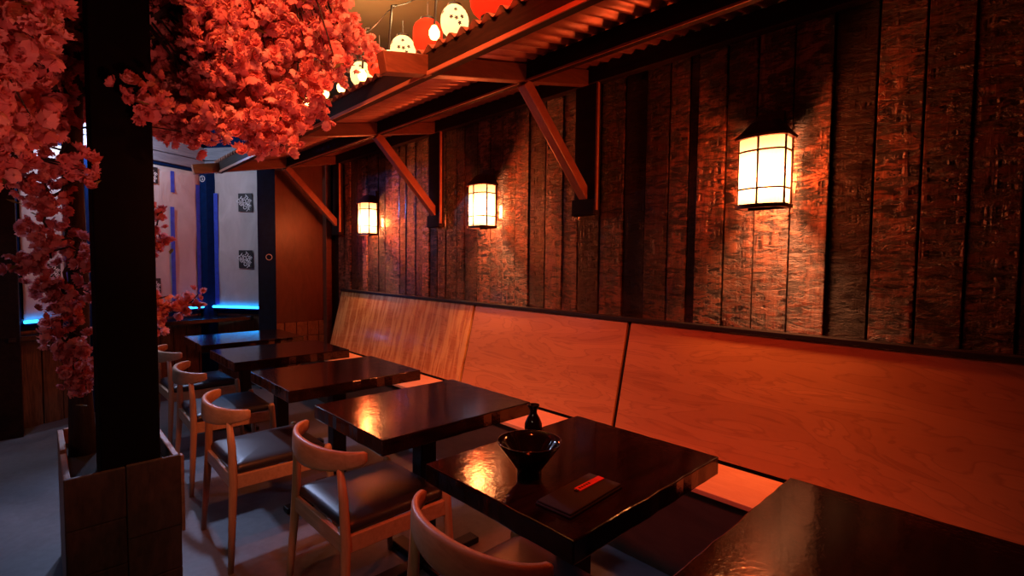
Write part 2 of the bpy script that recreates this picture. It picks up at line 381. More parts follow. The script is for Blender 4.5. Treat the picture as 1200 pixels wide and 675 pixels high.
# masking paper, blue tape, printed logo squares
def paper(name, label, f, t0, t1, z0, z1, tapes, marks, seed):
    r = random.Random(seed); nx, nz = 14, 22; vs = []; fs = []
    for j in range(nz+1):
        for i in range(nx+1):
            t = t0 + (t1-t0)*i/nx; z = z0 + (z1-z0)*j/nz
            d = .022 + .006*math.sin(5*t + 3*z + seed) + .004*math.sin(11*z - 4*t) + r.uniform(-.0015, .0015)
            x, y_ = f(t, d); vs.append((x, y_, z))
    for j in range(nz):
        for i in range(nx): q = j*(nx+1)+i; fs.append((q, q+1, q+nx+2, q+nx+1))
    o = obj(name, G().add(vs, fs), M_paper, smooth=True)
    so = o.modifiers.new('thickness', 'SOLIDIFY'); so.thickness = .0008
    tag(o, label, 'paper', 'masking paper over the corner windows')
    for (a, b, za, zb) in tapes:
        obj('tape_strip', wallbox(G(), f, a, b, .034, .036, za, zb), M_tape, o)
    for (tc_, zc, s) in marks:
        m = obj('printed_square', wallbox(G(), f, tc_-s/2, tc_+s/2, .0355, .0365, zc-s*.58, zc+s*.58), M_ink, o)
        p = f(tc_, .037); q = f(tc_+.01, .037); ux = Vector((q[0]-p[0], q[1]-p[1], 0)).normalized(); nn = Vector((0,0,1)); n3 = ux.cross(nn)
        if f is rw: pass
        Mx = Matrix(((ux.x, 0, n3.x, p[0]), (ux.y, 0, n3.y, p[1]), (0, 1, 0, zc), (0,0,0,1)))
        t = text_geo('THE\nHOME\nDEPOT', s*.34, .0008)
        Mx = Mx @ Matrix.Rotation(math.radians(-42), 4, 'Z')
        lim = s*.5
        obj('stencil_lettering', xform(t, Mx), M_white, m)
    return o
paper('masking_paper', 'wrinkled pale masking paper on the window left of the tree trunk', lw, -.335, .02, .885, 2.35, [(-.035, -.012, .95, 2.2)], [(-.135, 1.28, .12)], 1)
paper('masking_paper', 'wide masking paper on the window left of the corner post, strips of blue tape', lw, .30, 1.262, .885, 2.345, [(.915, .958, .93, 1.94), (.925, .965, 2.09, 2.31), (1.21, 1.255, .90, 2.21)], [(.72, 2.235, .14), (.725, 1.12, .14)], 2)
paper('masking_paper', 'masking paper right of the corner post with two black printed squares', rw, .115, .70, .885, 2.39, [(.135, .185, .90, 2.13)], [(.527, 2.025, .17), (.522, 1.405, .17)], 3)
def led(label, f, t0, t1):
    o = thing('light_strip', label, 'light')
    p0 = f(t0, .05); p1 = f(t1, .05)
    obj('tube', G().tube([(p0[0], p0[1], .875), (p1[0], p1[1], .875)], .013, 10), M_led, o, smooth=True)
    obj('holder', wallbox(G(), f, t0, t1, .018, .055, .845, .862), M_blueposts, o)
led('glowing blue light strip under the paper right of the corner post', rw, .10, .72)
led('short blue light strip at the foot of the window left of the tree', lw, -.345, -.16)
led('blue light strip on the sill behind the pink sprig, left of corner post', lw, 1.08, 1.27)

def ceiling_spot(label, loc, mat, r):
    o = thing('ceiling_spotlight', label, 'light', loc)
    obj('can', G().lathe([(r*1.1, .16), (r*1.25, .12), (r*1.25, 0), (r*1.05, 0), (r*1.0, .02), (.001, .02)], 20), M_iron, o)
    obj('bulb_face', G().lathe([(r*.98, .016), (r*.98, -.004), (r*.6, -.02), (.001, -.026)], 20), mat, o)
    obj('stem', G().tube([(0, 0, .15), (0, 0, 3.05-loc[2])], .01, 8), M_iron, o)
ceiling_spot('bright white spotlight glimpsed through the blossoms left of the corner post', (.06, 5.80, 2.56), M_cool, .045)
ceiling_spot('small blue spotlight glimpsed among blossoms left of the tree trunk', (-.93, 5.2, 2.22), M_bluelamp, .03)

# ------------------------------------------------------------ banquette
b = thing('banquette_bench', 'long built-in plywood bench with leaning back panels along the plank wall', 'bench')
Y0, Y1 = -1.6, 5.72
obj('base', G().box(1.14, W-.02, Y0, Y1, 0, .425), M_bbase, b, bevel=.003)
obj('seat', G().box(1.115, 1.45, Y0, Y1, .428, .45), M_seat, b, bevel=.003)
joints = [Y0, .05, 1.95, 3.36, Y1]
for i, (p, q) in enumerate(zip(joints[:-1], joints[1:])):
    g = G(); g.add([(1.455, p+.013, .465), (1.455, q-.013, .465), (1.60, q-.013, 1.06), (1.60, p+.013, 1.06),
                    (1.475, p+.013, .460), (1.475, q-.013, .460), (1.62, q-.013, 1.055), (1.62, p+.013, 1.055)],
                   [(0,1,2,3),(7,6,5,4),(0,4,5,1),(1,5,6,2),(2,6,7,3),(3,7,4,0)])
    o = obj('back_panel', g, M_flame if i == 3 else M_ply, b, bevel=.002)
obj('back_framing', G().add([(1.477, Y0, .43), (1.477, Y1, .43), (1.62, Y1, 1.05), (1.62, Y0, 1.05), (W-.02, Y0, .43), (W-.02, Y1, .43), (W-.02, Y1, 1.05), (W-.02, Y0, 1.05)],
    [(0,1,2,3),(7,6,5,4),(0,4,5,1),(1,5,6,2),(2,6,7,3),(3,7,4,0)]), M_black, b)
obj('top_rail', G().box(1.585, W-.02, Y0, Y1, 1.062, 1.085), M_black, b, bevel=.003)

# ------------------------------------------------------------ awning
def zb(x): return 2.237 + .208*(x - .43)      # underside line of the rafters
aw = thing('awning', 'timber framed corrugated awning leaning out from the plank wall', 'awning', (W, 2.5, 1.75))
def awp(name, g, mat, bevel=0, smooth=False):
    xform(g, Matrix.Translation((-W, -2.5, -1.75))); return obj(name, g, mat, aw, bevel, smooth)
ya, yb = -.7, 5.91
ny = int((yb-ya)/.01); g = G(); vs = []; fs = []
xs = [.405, 1.632]
for i in range(ny+1):
    y = ya + .01*i; dz = .015*math.cos(2*PI*y/.08)
    for x in xs: vs.append((x, y, zb(x) + .110 + dz))
for i in range(ny): fs.append((2*i, 2*i+1, 2*i+3, 2*i+2))
sh = awp('corrugated_sheet', G().add(vs, fs), M_sheet, smooth=True)
so = sh.modifiers.new('thickness', 'SOLIDIFY'); so.thickness = .0015
def purlin(x, name, mat, wd=.05, ht=.095):
    g = G(); z = zb(x); g.box(x-wd/2, x+wd/2, ya, yb, z, z+ht); return awp(name, g, mat, .003)
purlin(.445, 'outer_purlin', M_purlin)
awp('edge_highlight', G().box(.413, .419, ya, yb, zb(.416)-.004, zb(.416)+.014), M_litedge)  # painted highlight: pale strip for the lit lower edge of the purlin
purlin(1.07, 'middle_purlin', M_purlin)
awp('edge_highlight', G().box(1.040, 1.0448, ya, yb, zb(1.04)-.002, zb(1.04)+.009), M_litedge)  # same painted edge highlight on the middle purlin
awp('wall_purlin', G().box(1.575, 1.633, ya, yb, 2.478, 2.575), M_purlin, .003)
for yb_ in (2.29, 3.903, 5.82):
    ra = Vector((.205, yb_, zb(.205)+.045)); rb = Vector((1.632, yb_, zb(1.632)+.045))
    awp('rafter', G().beam(ra, rb, .06, .088), M_beamred, .003)
    awp('brace', G().beam((1.055, yb_-.0, 2.365), (1.61, yb_, 1.80), .06, .062), M_brace, .004)
    awp('wall_post', G().box(1.585, 1.633, yb_-.085, yb_+.075, 1.79, 2.478), M_purlin, .004)
    awp('foot_block', G().box(1.575, 1.633, yb_-.09, yb_+.09, 1.69, 1.79), M_purlin, .006)
    awp('post_edge_highlight', G().box(1.58, 1.60, yb_-.10, yb_-.088, 1.72, 2.48), M_litedge, .001)  # pale strip painting the red-lit edge of the wall post

# ------------------------------------------------------------ paper lanterns on a cord over the awning
def lantern_mesh(r, h, red):
    prof = [(r*.45, -h/2)]
    n = 20
    for i in range(n+1):
        u = -1 + 2*i/n; rr = r*(1 - abs(u)**(2.6 if not red else 4)*.52) ; rr *= (1 + .012*(1 if i % 2 else -1)); prof.append((rr, u*h/2))
    prof.append((r*.45, h/2)); return G().lathe(prof, 28)
XL, ZL = .62, 2.555
labels = {
 0: 'red paper lantern with black character, nearest over the awning', 1: 'largest round white paper lantern with black flower marks above the awning',
 2: 'red paper lantern between the two flowered white ones', 3: 'smaller white flowered paper lantern left of the second red one',
 4: 'far red paper lantern among the branch tips over the awning', 5: 'farthest white paper lantern beside the blossom tips'}
for i, (y, red) in enumerate([(2.06, 1), (2.33, 0), (2.56, 1), (2.80, 0), (3.06, 1), (3.29, 0)]):
    t = thing('paper_lantern', labels[i], 'lantern', (XL, y, ZL + (.03 if i == 0 else 0)), 0, 'paper lanterns over the awning'); t.scale = [(1.22,)*3, (.86,)*3, (.96,)*3, (.88,)*3, (.9,)*3, (.85,)*3][i]
    r, hh = (.078, .17) if red else (.078, .165)
    obj('paper_shade', lantern_mesh(r, hh, red), M_lan_red if red else M_lan_white, t, smooth=True)
    obj('top_ring', G().lathe([(r*.5, hh/2-.004), (r*.5, hh/2+.012), (.001, hh/2+.012)], 20), M_black, t)
    obj('bottom_ring', G().lathe([(.001, -hh/2-.012), (r*.5, -hh/2-.012), (r*.5, -hh/2+.004)], 20), M_black, t)
    obj('hook', G().tube([(0,0,hh/2+.01), (0,0,2.74-ZL)], .0025, 6), M_black, t)
    # printed marks, curved on to the shade
    def wrap(g, ang, z):
        out = []
        for (x, y_, d) in g.v:
            u = (z + y_)/(hh/2); rr = r*(1 - min(1, abs(u))**(4 if red else 2.6)*.52)*1.02 + .002 + d
            a_ = ang + x/r; out.append((rr*math.cos(a_), rr*math.sin(a_), z + y_))
        g.v = out; return g
    face = PI + .95
    if i == 0: obj('written_character', wrap(text_geo('柳', .078, .0006), face + .12, .004), M_ink, t)
    elif not red:
        for da, dz in ((.05, .035), (.5, .0), (.1, -.012), (.35, -.035), (-.25, -.008), (-1.0, .03)):
            pts = [((.0105 if k % 4 in (1, 3) else .012 if k % 4 == 2 else .0065)*math.cos(2*PI*k/20 + .3), (.0105 if k % 4 in (1, 3) else .012 if k % 4 == 2 else .0065)*math.sin(2*PI*k/20 + .3), 0) for k in range(20)]
            obj('flower_print', wrap(G().add(pts + [(0, 0, 0)], [(k, (k+1) % 20, 20) for k in range(20)]), face + da, dz), M_ink, t)
    lamp('POINT', 'lantern_bulb_inside', (XL, y, t.location.z), (.5 if not red else .55), (1, .72, .38), .02)
    lamp('POINT', 'lantern_ceiling_fill', (XL-.05, y, ZL+.17), 5, (1, .62, .25) if not red else (1, .3, .1), .05)  # extra light added above the shade for the glow on the ceiling
st = thing('string_light', 'string of warm bulbs looped among the paper lanterns above the awning', 'string light', (XL-.04, 2.0, 2.62))
cord = [(0, -1.2 + .1*k, .02*math.sin(k*1.3) + .15) for k in range(36)]
obj('cord', G().tube(cord, .003, 6), M_black, st, smooth=True)
for y, z in ((.37, -.13), (.80, -.12), (1.10, -.14), (1.38, -.14), (1.62, -.12), (1.95, -.11)):
    k = min(35, int((y+1.2)/.1)); zc = cord[k][2]
    bb = obj('bulb', G().lathe([(.001, z-.036), (.018, z-.03), (.026, z-.012), (.026, z+.004), (.014, z+.026), (.012, z+.03)], 16, (-.05, y, 0)), M_bulb, st, smooth=True)
    obj('socket', G().tube([(-.05, y, z+.028), (-.03, y, zc-.01), (0, y, zc)], .006, 8), M_black, bb)

# ------------------------------------------------------------ wall lanterns
def d_outline(hw, dp, n=14, bulge=.32):
    pts = [(0, -hw), (-dp*(1-bulge), -hw)]
    for i in range(1, n):
        a_ = -PI/2 + PI*i/n; pts.append((-dp*(1-bulge) - dp*bulge*math.cos(a_), hw*math.sin(a_)))
    return pts + [(-dp*(1-bulge), hw), (0, hw)]
def make_sconce(label, loc):
    t = thing('wall_lantern', label, 'lamp', loc, 0, 'lit lanterns on the plank wall')
    HW, DP, H = .098, .135, .30
    o = d_outline(HW, DP); o = [(x-.015, y) for x, y in o]
    n = len(o); g = G()
    g.add([(x, y, 0) for x, y in o] + [(x, y, H) for x, y in o], [(k, k+1, n+k+1, n+k) for k in range(n-1)])
    obj('glass_shade', g, M_glass, t, smooth=False)
    def ring(z0, z1, grow):
        oo = d_outline(HW+grow, DP+grow); oo = [(x-.015, y) for x, y in oo]; return G().prism(oo, z0, z1)
    g = G(); oo = [(x-.015, y) for x, y in d_outline(HW+.012, DP+.012)]; ii = [(x-.015, y) for x, y in d_outline(HW-.008, DP-.008)]; q = len(oo)
    for z in (-.018, 0): g.v += [(x, y, z) for x, y in oo] + [(x, y, z) for x, y in ii]
    for k in range(q):
        l = (k+1) % q
        g.f += [(k, l, q+l, q+k), (2*q+k, 3*q+k, 3*q+l, 2*q+l), (k, 2*q+k, 2*q+l, l), (q+k, q+l, 3*q+l, 3*q+k)]
    obj('base_rim', g, M_lampmetal, t)
    # flared cap
    g = G(); prof = [(.018, H-.002), (.022, H+.008), (.0, H+.03), (-.035, H+.075), (-.055, H+.085)]
    nn = None
    for gr, z in prof:
        oo = [(x-.012, y) for x, y in d_outline(HW+gr, DP+gr)]; nn = len(oo); g.v += [(x, y, z) for x, y in oo]
    for i in range(len(prof)-1):
        for k in range(nn): g.f.append((i*nn+k, i*nn+(k+1)%nn, (i+1)*nn+(k+1)%nn, (i+1)*nn+k))
    g.f.append(tuple(range((len(prof)-1)*nn, len(prof)*nn))); g.f.append(tuple(range(nn-1, -1, -1)))
    obj('cap', g, M_lampmetal, t)
    obj('back_plate', G().box(-.018, .0, -.06, .06, .06, H+.13), M_lampmetal, t, bevel=.002)
    g = G()
    for z in (.07, .24):
        oo = [(x-.015, y) for x, y in d_outline(HW+.003, DP+.003)]
        g.tube([(x, y, z) for x, y in oo], .0045, 6)
    fr = (-.015 - DP - .002, 0)
    g.tube([(fr[0], 0, 0), (fr[0], 0, H)], .005, 6)
    for s in (-1, 1):
        g.tube([(-.015-DP*.68, s*(HW+.002), 0), (-.015-DP*.68, s*(HW+.002), H)], .0055, 6)
        g.tube([(-.02, s*(HW+.002), 0), (-.02, s*(HW+.002), H)], .0055, 6)
    obj('glazing_bars', g, M_lampmetal, t)
    obj('bulb_socket', G().lathe([(.001, .25), (.016, .25), (.02, .26), (.02, .30)], 16, (-.08, 0, 0)), M_lampmetal, t)
    lamp('POINT', 'wall_lantern_bulb', (loc[0]-.085, loc[1], loc[2]+.12), 54, (1, .28, .10), .05)
for lab, y, z in (('lit glass wall lantern at far right, largest of the three, bars in a grid', 1.222, 1.672),
                ('lit glass wall lantern between the two distant diagonal braces', 3.24, 1.668),
                ('smallest lit wall lantern beside the farthest diagonal brace', 5.03, 1.676)):
    make_sconce(lab, (W-.025, y, z))

# ------------------------------------------------------------ tables
def make_table():
    t = thing('dining_table', '', 'table')
    r = random.Random(3); out = []
    def edge(p, q, n=16):
        for k in range(n):
            u = k/n; x = p[0]+(q[0]-p[0])*u; y = p[1]+(q[1]-p[1])*u; j = .0022*r.uniform(-1, 1) if k else 0
            out.append((x + (j if p[0] == q[0] else 0), y + (j if p[1] == q[1] else 0)))
    a_, b_ = .38, .303
    edge((-a_, -b_), (a_, -b_)); edge((a_, -b_), (a_, b_)); edge((a_, b_), (-a_, b_)); edge((-a_, b_), (-a_, -b_))
    obj('tabletop', G().prism(out, .692, .752), M_table, t, bevel=.004)
    obj('pedestal', G().box(-.04, .04, -.04, .04, .03, .68), M_iron, t, bevel=.006)
    obj('mounting_plate', G().box(-.2, .2, -.2, .2, .68, .692), M_iron, t)
    g = G(); g.beam((-.30, 0, .018), (.30, 0, .018), .07, .03); g.beam((0, -.24, .0185), (0, .24, .0185), .07, .029)
    obj('base', g, M_iron, t, bevel=.006)
    return t
TY = [.2155, 1.040, 1.9215, 2.836, 3.767, 4.624]
TL = ['dark glossy table at the bottom right corner, nothing on it', 'dark glossy table holding the black bowl, flask and folded napkin',
      'empty dark glossy table just behind the one with the bowl', 'empty dark table, third from the bowl table towards the window, counting it first',
      'dark table reflecting pale window paper, next nearest to the windows', 'farthest dark table, glossy top reflecting the blue light strip']
t0 = make_table()
for i, y in enumerate(TY):
    t = t0 if i == 0 else copy_tree(t0)
    t.location = (.38, y + .303, 0); t['label'] = TL[i]; t['group'] = 'tables along the bench'

# ------------------------------------------------------------ chairs
def round_slab(hx, hy, z0, z1, rc, dome):
    def outline(ins):
        a_, b_ = hx-ins, hy-ins; r = max(.006, rc-ins*.5); pts = []
        for cx, cy, s in ((a_-r, b_-r, 0), (-a_+r, b_-r, PI/2), (-a_+r, -b_+r, PI), (a_-r, -b_+r, 1.5*PI)):
            for k in range(7): an = s + PI/2*k/6; pts.append((cx + r*math.cos(an), cy + r*math.sin(an)))
        return pts
    rings = [(.010, z0), (0, z0+.012), (0, z1-.022), (.006, z1-.008), (.02, z1), (.06, z1+dome*.5), (.12, z1+dome*.9), (.18, z1+dome)]
    g = G(); n = 28
    for ins, z in rings: g.v += [(x, y, z) for x, y in outline(ins)]
    for i in range(len(rings)-1):
        for k in range(n): g.f.append((i*n+k, i*n+(k+1)%n, (i+1)*n+(k+1)%n, (i+1)*n+k))
    g.f.append(tuple(range(n-1, -1, -1))); g.f.append(tuple((len(rings)-1)*n+k for k in range(n)))
    return g
def make_chair():
    t = thing('dining_chair', '', 'chair')
    # bent back rail: plan curve opens towards +x
    XB, A, B, TH = -.29, .128, .25, math.radians(86); n = 36; g = G(); m = 12
    for i in range(n+1):
        th = -TH + 2*TH*i/n; u = abs(th)/TH
        x = XB + A*(1-math.cos(th)); y = B*math.sin(th)
        tx, ty = A*math.sin(th), B*math.cos(th); l = math.hypot(tx, ty); nx, ny_ = ty/l, -tx/l   # inward (+x at back)
        top = .727 - .004*u; hgt = .092 - .050*u**1.5; bot = top - hgt; hw = .0125 - .002*u
        if i in (0, n): top -= .006; bot += .006; hw *= .65
        zc = (top+bot)/2; hh = (top-bot)/2
        for k in range(m):
            an = 2*PI*k/m; cx = math.copysign(abs(math.cos(an))**.45, math.cos(an)); cz = math.copysign(abs(math.sin(an))**.45, math.sin(an))
            lean = (zc + cz*hh - .70)*-.12
            g.v.append((x + nx*(cx*hw) + nx*-lean*.5, y + ny_*(cx*hw), zc + cz*hh))
    for i in range(n):
        for k in range(m): g.f.append((i*m+k, i*m+(k+1)%m, (i+1)*m+(k+1)%m, (i+1)*m+k))
    g.f.append(tuple(range(m))); g.f.append(tuple(n*m+k for k in range(m)))
    obj('back_rail', g, M_chair, t, smooth=True)
    for s in (-1, 1):
        obj('leg', G().tube([(-.262, s*.25, 0), (-.25, s*.236, .2), (-.238, s*.221, .40), (-.238, s*.206, .55), (-.244, s*.192, .665)], [.012, .0155, .0185, .0165, .012], 14), M_leg, t, smooth=True)
        obj('leg', G().tube([(.222, s*.25, 0), (.208, s*.242, .2), (.195, s*.234, .40), (.192, s*.232, .455), (.192, s*.232, .468), (.192, s*.232, .472)], [.012, .0155, .0185, .018, .013, .005], 14), M_leg, t, smooth=True)
    for s in (-1, 1):
        obj('seat_rail', G().beam((-.236, s*.219, .395), (.194, s*.233, .395), .02, .062), M_chair, t, bevel=.003)
    obj('seat_rail', G().box(-.248, -.228, -.216, .216, .364, .426), M_chair, t, bevel=.003)
    obj('seat_rail', G().box(.185, .205, -.23, .23, .364, .426), M_chair, t, bevel=.003)
    cu = round_slab(.215, .222, .425, .468, .03, .012); xform(cu, Matrix.Translation((-.018, 0, 0)))
    obj('seat_cushion', cu, M_leather, t, smooth=True)
    return t
CL = ['oak chair with bent back rail at the bottom edge, nearest the camera', 'oak chair with dark brownish seat just behind the nearest chair',
      'oak chair with bluish lit black seat right of the planter, legs seen to the floor', 'oak chair second from the farthest, its back rail overlapping the farthest chair',
      'farthest oak chair, at the table nearest the windows']
ch0 = make_chair()
for i, (x, y, rz) in enumerate([(.11, 1.305, .01), (.115, 2.19, .02), (-.027, 3.0, .0), (.013, 3.95, -.02), (.036, 4.83, .02)]):
    c_ = ch0 if i == 0 else copy_tree(ch0)
    c_.location = (x, y, 0); c_.rotation_euler = (0, 0, rz); c_['label'] = CL[i]; c_['group'] = 'oak chairs along the tables'

# ------------------------------------------------------------ things on the bowl table
TZ = .7525
o = obj('ramen_bowl', G().lathe([(.001, 0), (.036, 0), (.038, .004), (.036, .018), (.040, .024), (.062, .055), (.086, .088), (.0965, .104), (.0975, .107), (.0945, .107), (.083, .088), (.058, .055), (.034, .030), (.001, .026)], 48), M_glaze, smooth=True)
o.location = (.182, 1.362, TZ); tag(o, 'flared black glazed bowl on the nearest full table', 'bowl')
o = obj('sake_flask', G().lathe([(.001, 0), (.026, 0), (.029, .006), (.033, .025), (.032, .042), (.024, .062), (.0145, .078), (.0125, .088), (.0165, .098), (.022, .108), (.0225, .113), (.020, .1135), (.014, .104), (.010, .09), (.001, .088)], 36), M_glaze, smooth=True)
o.location = (.452, 1.607, TZ); tag(o, 'small black sake flask with flared lip behind the bowl', 'flask')
nap = obj('folded_napkin', G().add([], []).box(-.125, .125, -.058, .058, 0, .007).box(-.122, .122, -.056, .054, .007, .013), M_napkin, bevel=.003)
nap.location = (.19, 1.172, TZ); nap.rotation_euler = (0, 0, .06); tag(nap, 'folded black napkin lying flat right of the bowl', 'napkin')
t = thing('chopstick_sleeve', 'red printed chopstick sleeve on top of the folded napkin', 'chopsticks', (.245, 1.183, TZ+.013), .04)
obj('sleeve', G().box(-.058, .058, -.011, .011, 0, .004), M_redprint, t, bevel=.001)
g = G()
for k in range(5): g.box(-.05+.011*k, -.044+.011*k, -.004, .004, .004, .0045)
obj('printed_marks', g, M_napkin, t)
obj('chopstick', G().tube([(-.066, -.003, .002), (-.055, -.003, .002)], .0022, 8), M_iron, t)
obj('chopstick', G().tube([(-.066, .003, .002), (-.055, .003, .002)], .0022, 8), M_iron, t)

# ------------------------------------------------------------ planter, post
PX0, PX1, PY0, PY1, PZ = -.832, -.476, 2.70, 3.44, .60
p = thing('planter_box', 'reclaimed timber planter box at the foot of the black post', 'planter', ((PX0+PX1)/2, (PY0+PY1)/2, 0))
def pp(name, g, mat, bv=.004): return obj(name, xform(g, Matrix.Translation((-(PX0+PX1)/2, -(PY0+PY1)/2, 0))), mat, p, bv)
g = G()
for a_, b_, top in ((PX0, PX0+.178, PZ-.004), (PX0+.18, PX1, PZ)):
    for z0, z1 in ((0, .22), (.222, .40), (.402, top)) if a_ == PX0 else ((0, .13), (.132, .31), (.312, top)): g.box(a_, b_, PY0 + random.uniform(0, .006), PY0+.022, z0, z1)
pp('front_boards', g, M_planter)
g = G(); g.box(PX0, PX0+.022, PY0+.022, PY0+.40, 0, PZ-.02); g.box(PX0, PX0+.022, PY0+.402, PY1, 0, PZ-.005); pp('side_boards', g, M_planter_rim)
g = G(); g.box(PX1-.022, PX1, PY0+.022, PY1, 0, PZ-.004); g.box(PX1, PX1+.012, PY0, PY0+.04, .28, PZ-.004); pp('side_boards', g, M_planter_rim)
g = G(); g.box(PX0+.022, PX1-.022, PY1-.022, PY1, 0, PZ); pp('back_boards', g, M_planter_rim)
pp('soil', G().box(PX0+.022, PX1-.022, PY0+.022, PY1-.022, .05, PZ-.07), M_soil, 0)
pb = obj('support_post', G().box(-.095, .095, -.1, .1, 0, 2.52), M_post, bevel=.006); pb.location = (-.628, 2.865, .53)
tag(pb, 'thick black square post rising from the planter to the ceiling', 'post')

# ------------------------------------------------------------ cherry tree
def unp(u, v, y):      # point of the picture at distance y along the room
    d = FW + RT*(u-600)/FPX - UP*(v-337.5)/FPX; return Vector(CAM + d*(y-CAM[1])/d[1])
def petal_set(r):
    """one double blossom about r in radius: three whorls of cupped, notched petals"""
    vs = []; fs = []
    for ring, (tilt, ln, cnt) in enumerate(((.25, 1.0, 6), (.75, .85, 5), (1.2, .6, 4))):
        for k in range(cnt):
            an = 2*PI*k/cnt + ring*.5; ca, sa = math.cos(an), math.sin(an); base = len(vs)
            for (l, wd, cup) in ((.12, .10, 0), (.6, .36, .05), (.92, .30, .14)):
                for s in (-1, 0, 1):
                    L_ = l*ln*(1.0 if s else (1.04 if l < .9 else .93)); x = L_*math.cos(tilt + l*.25); z = L_*math.sin(tilt + l*.25) + (cup if s else 0)
                    y = s*wd*ln; vs.append((r*(x*ca - y*sa), r*(x*sa + y*ca), r*z))
            for row in range(2):
                for c in range(2): q = base + row*3 + c; fs.append((q, q+1, q+4, q+3))
    return np.array(vs), np.array(fs)
PV, PF = petal_set(1.0)
def rotmats(n):
    q = rng.normal(size=(n, 4)); q /= np.linalg.norm(q, axis=1)[:, None]; w_, x, y, z = q.T
    return np.stack([np.stack([1-2*(y*y+z*z), 2*(x*y-z*w_), 2*(x*z+y*w_)], -1), np.stack([2*(x*y+z*w_), 1-2*(x*x+z*z), 2*(y*z-x*w_)], -1), np.stack([2*(x*z-y*w_), 2*(y*z+x*w_), 1-2*(x*x+y*y)], -1)], 1)
def blossoms(name, centers, parent, r0=.030):
    c = np.array(centers); n = len(c); R = rotmats(n); sc = r0*rng.uniform(.75, 1.25, n)
    V = np.einsum('nij,kj->nki', R, PV)*sc[:, None, None] + c[:, None, :]
    V += rng.normal(size=V.shape)*.0018
    F = PF[None] + (np.arange(n)*len(PV))[:, None, None]
    me = bpy.data.meshes.new(name); me.from_pydata(V.reshape(-1, 3).tolist(), [], F.reshape(-1, 4).tolist()); me.update()
    me.materials.append(M_petal); at_ = me.attributes.new('tone', 'FLOAT', 'POINT'); at_.data.foreach_set('value', np.repeat(rng.uniform(0, 1, n), len(PV)))
    me.polygons.foreach_set('use_smooth', [True]*len(me.polygons))
    o = bpy.data.objects.new(name, me); COL.objects.link(o); o.parent = parent; return o
def leaves(centers, parent):
    g = G()
    for c in centers:
        a_ = random.uniform(0, 2*PI); e = random.uniform(-.6, .9); d = Vector((math.cos(a_)*math.cos(e), math.sin(a_)*math.cos(e), math.sin(e))); s = d.cross(Vector((.2, .1, 1))).normalized(); n = s.cross(d)
        L = random.uniform(.035, .055); c = Vector(c)
        g.add([c, c+d*L*.35+s*L*.22+n*.004, c+d*L*.75+s*L*.17, c+d*L, c+d*L*.75-s*L*.17, c+d*L*.35-s*L*.22+n*.004, c+d*L*.45-n*.004], [(0,1,6),(1,2,6),(2,3,6),(3,4,6),(4,5,6),(5,0,6)])
    return obj('leaves', g, M_leaf, parent)
tree = thing('cherry_tree', 'artificial cherry tree with dark trunk and dense pink blossom canopy', 'tree', (-.752, 3.22, .53))
TO = Vector((-.752, 3.22, .53)); toL = Matrix.Translation(-TO)
obj('trunk', xform(G().tube([(-.752, 3.22, .53), (-.755, 3.225, .9), (-.748, 3.22, 1.3), (-.757, 3.225, 1.7), (-.75, 3.215, 2.1), (-.752, 3.21, 2.55)], [.050, .038, .036, .037, .036, .03], 14), toL), M_bark, tree, smooth=True)
# boughs: (points given along the room, blossom clouds)
def inpoly(u, v, P):
    c = False; j = len(P)-1
    for i in range(len(P)):
        if (P[i][1] > v) != (P[j][1] > v) and u < (P[j][0]-P[i][0])*(v-P[i][1])/(P[j][1]-P[i][1]) + P[i][0]: c = not c
        j = i
    return c
right_poly = [(150,-60),(165,150),(185,150),(205,163),(232,172),(238,158),(262,150),(283,155),(288,170),(310,178),(338,176),(345,165),(360,150),(385,152),(402,140),(412,120),(440,98),(446,82),(434,68),(420,55),(412,28),(388,5),(370,-10),(330,-60)]
left_poly = [(-60,-60),(-60,215),(-10,200),(20,150),(55,142),(80,146),(98,128),(104,100),(110,-60)]
boughs = [[(-.75,3.21,2.35),(-.45,3.2,2.55),(-.1,3.15,2.6),(.22,3.1,2.5)],
          [(-.75,3.21,2.2),(-.5,3.5,2.4),(-.15,3.8,2.45),(.1,4.0,2.4)],
          [(-.75,3.21,2.3),(-.44,3.08,2.5),(-.25,2.7,2.6),(-.05,2.5,2.65)],
          [(-.75,3.21,2.1),(-.5,3.35,2.25),(-.25,3.5,2.25),(.0,3.6,2.22)],
          [(-.75,3.21,2.2),(-.9,2.9,2.4),(-1.0,2.5,2.5),(-1.1,2.1,2.5)],
          [(-.75,3.21,2.15),(-.95,3.1,2.3),(-1.15,3.0,2.3),(-1.35,2.9,2.2)],
          [(-.75,3.21,2.0),(-.9,3.0,2.15),(-.98,2.7,2.15),(-1.05,2.4,2.1)]]
clusters = []
def fill(poly, n, ylo, yhi):
    us = [p[0] for p in poly]; vs = [p[1] for p in poly]; k = 0
    while k < n:
        u = random.uniform(min(us), max(us)); v = random.uniform(min(vs), max(vs))
        if not inpoly(u, v, poly): continue
        y = random.uniform(ylo, yhi)
        if 45 < u < 225 and y < 3.05: continue
        q = unp(u, v, y)
        if q.z > 2.95 or q.z < .6: continue
        # keep clear of the awning and the post
        if q.x > .12 and q.z < zb(q.x) + .2: continue
        if abs(q.x+.628) < .24 and abs(q.y-2.865) < .24: continue
        if q.x > .36 and q.z < 2.85: continue
        clusters.append(q); k += 1
right_poly = [(u, v-8) for u, v in right_poly]
fill(right_poly, 560, 2.5, 4.1)
fill(left_poly, 230, 2.3, 3.8)
fill([(166, -20), (225, -20), (228, 160), (168, 142)], 70, 3.06, 3.6)
fill([(50, -30), (106, -30), (104, 100), (98, 130), (60, 142)], 60, 3.1, 3.7)
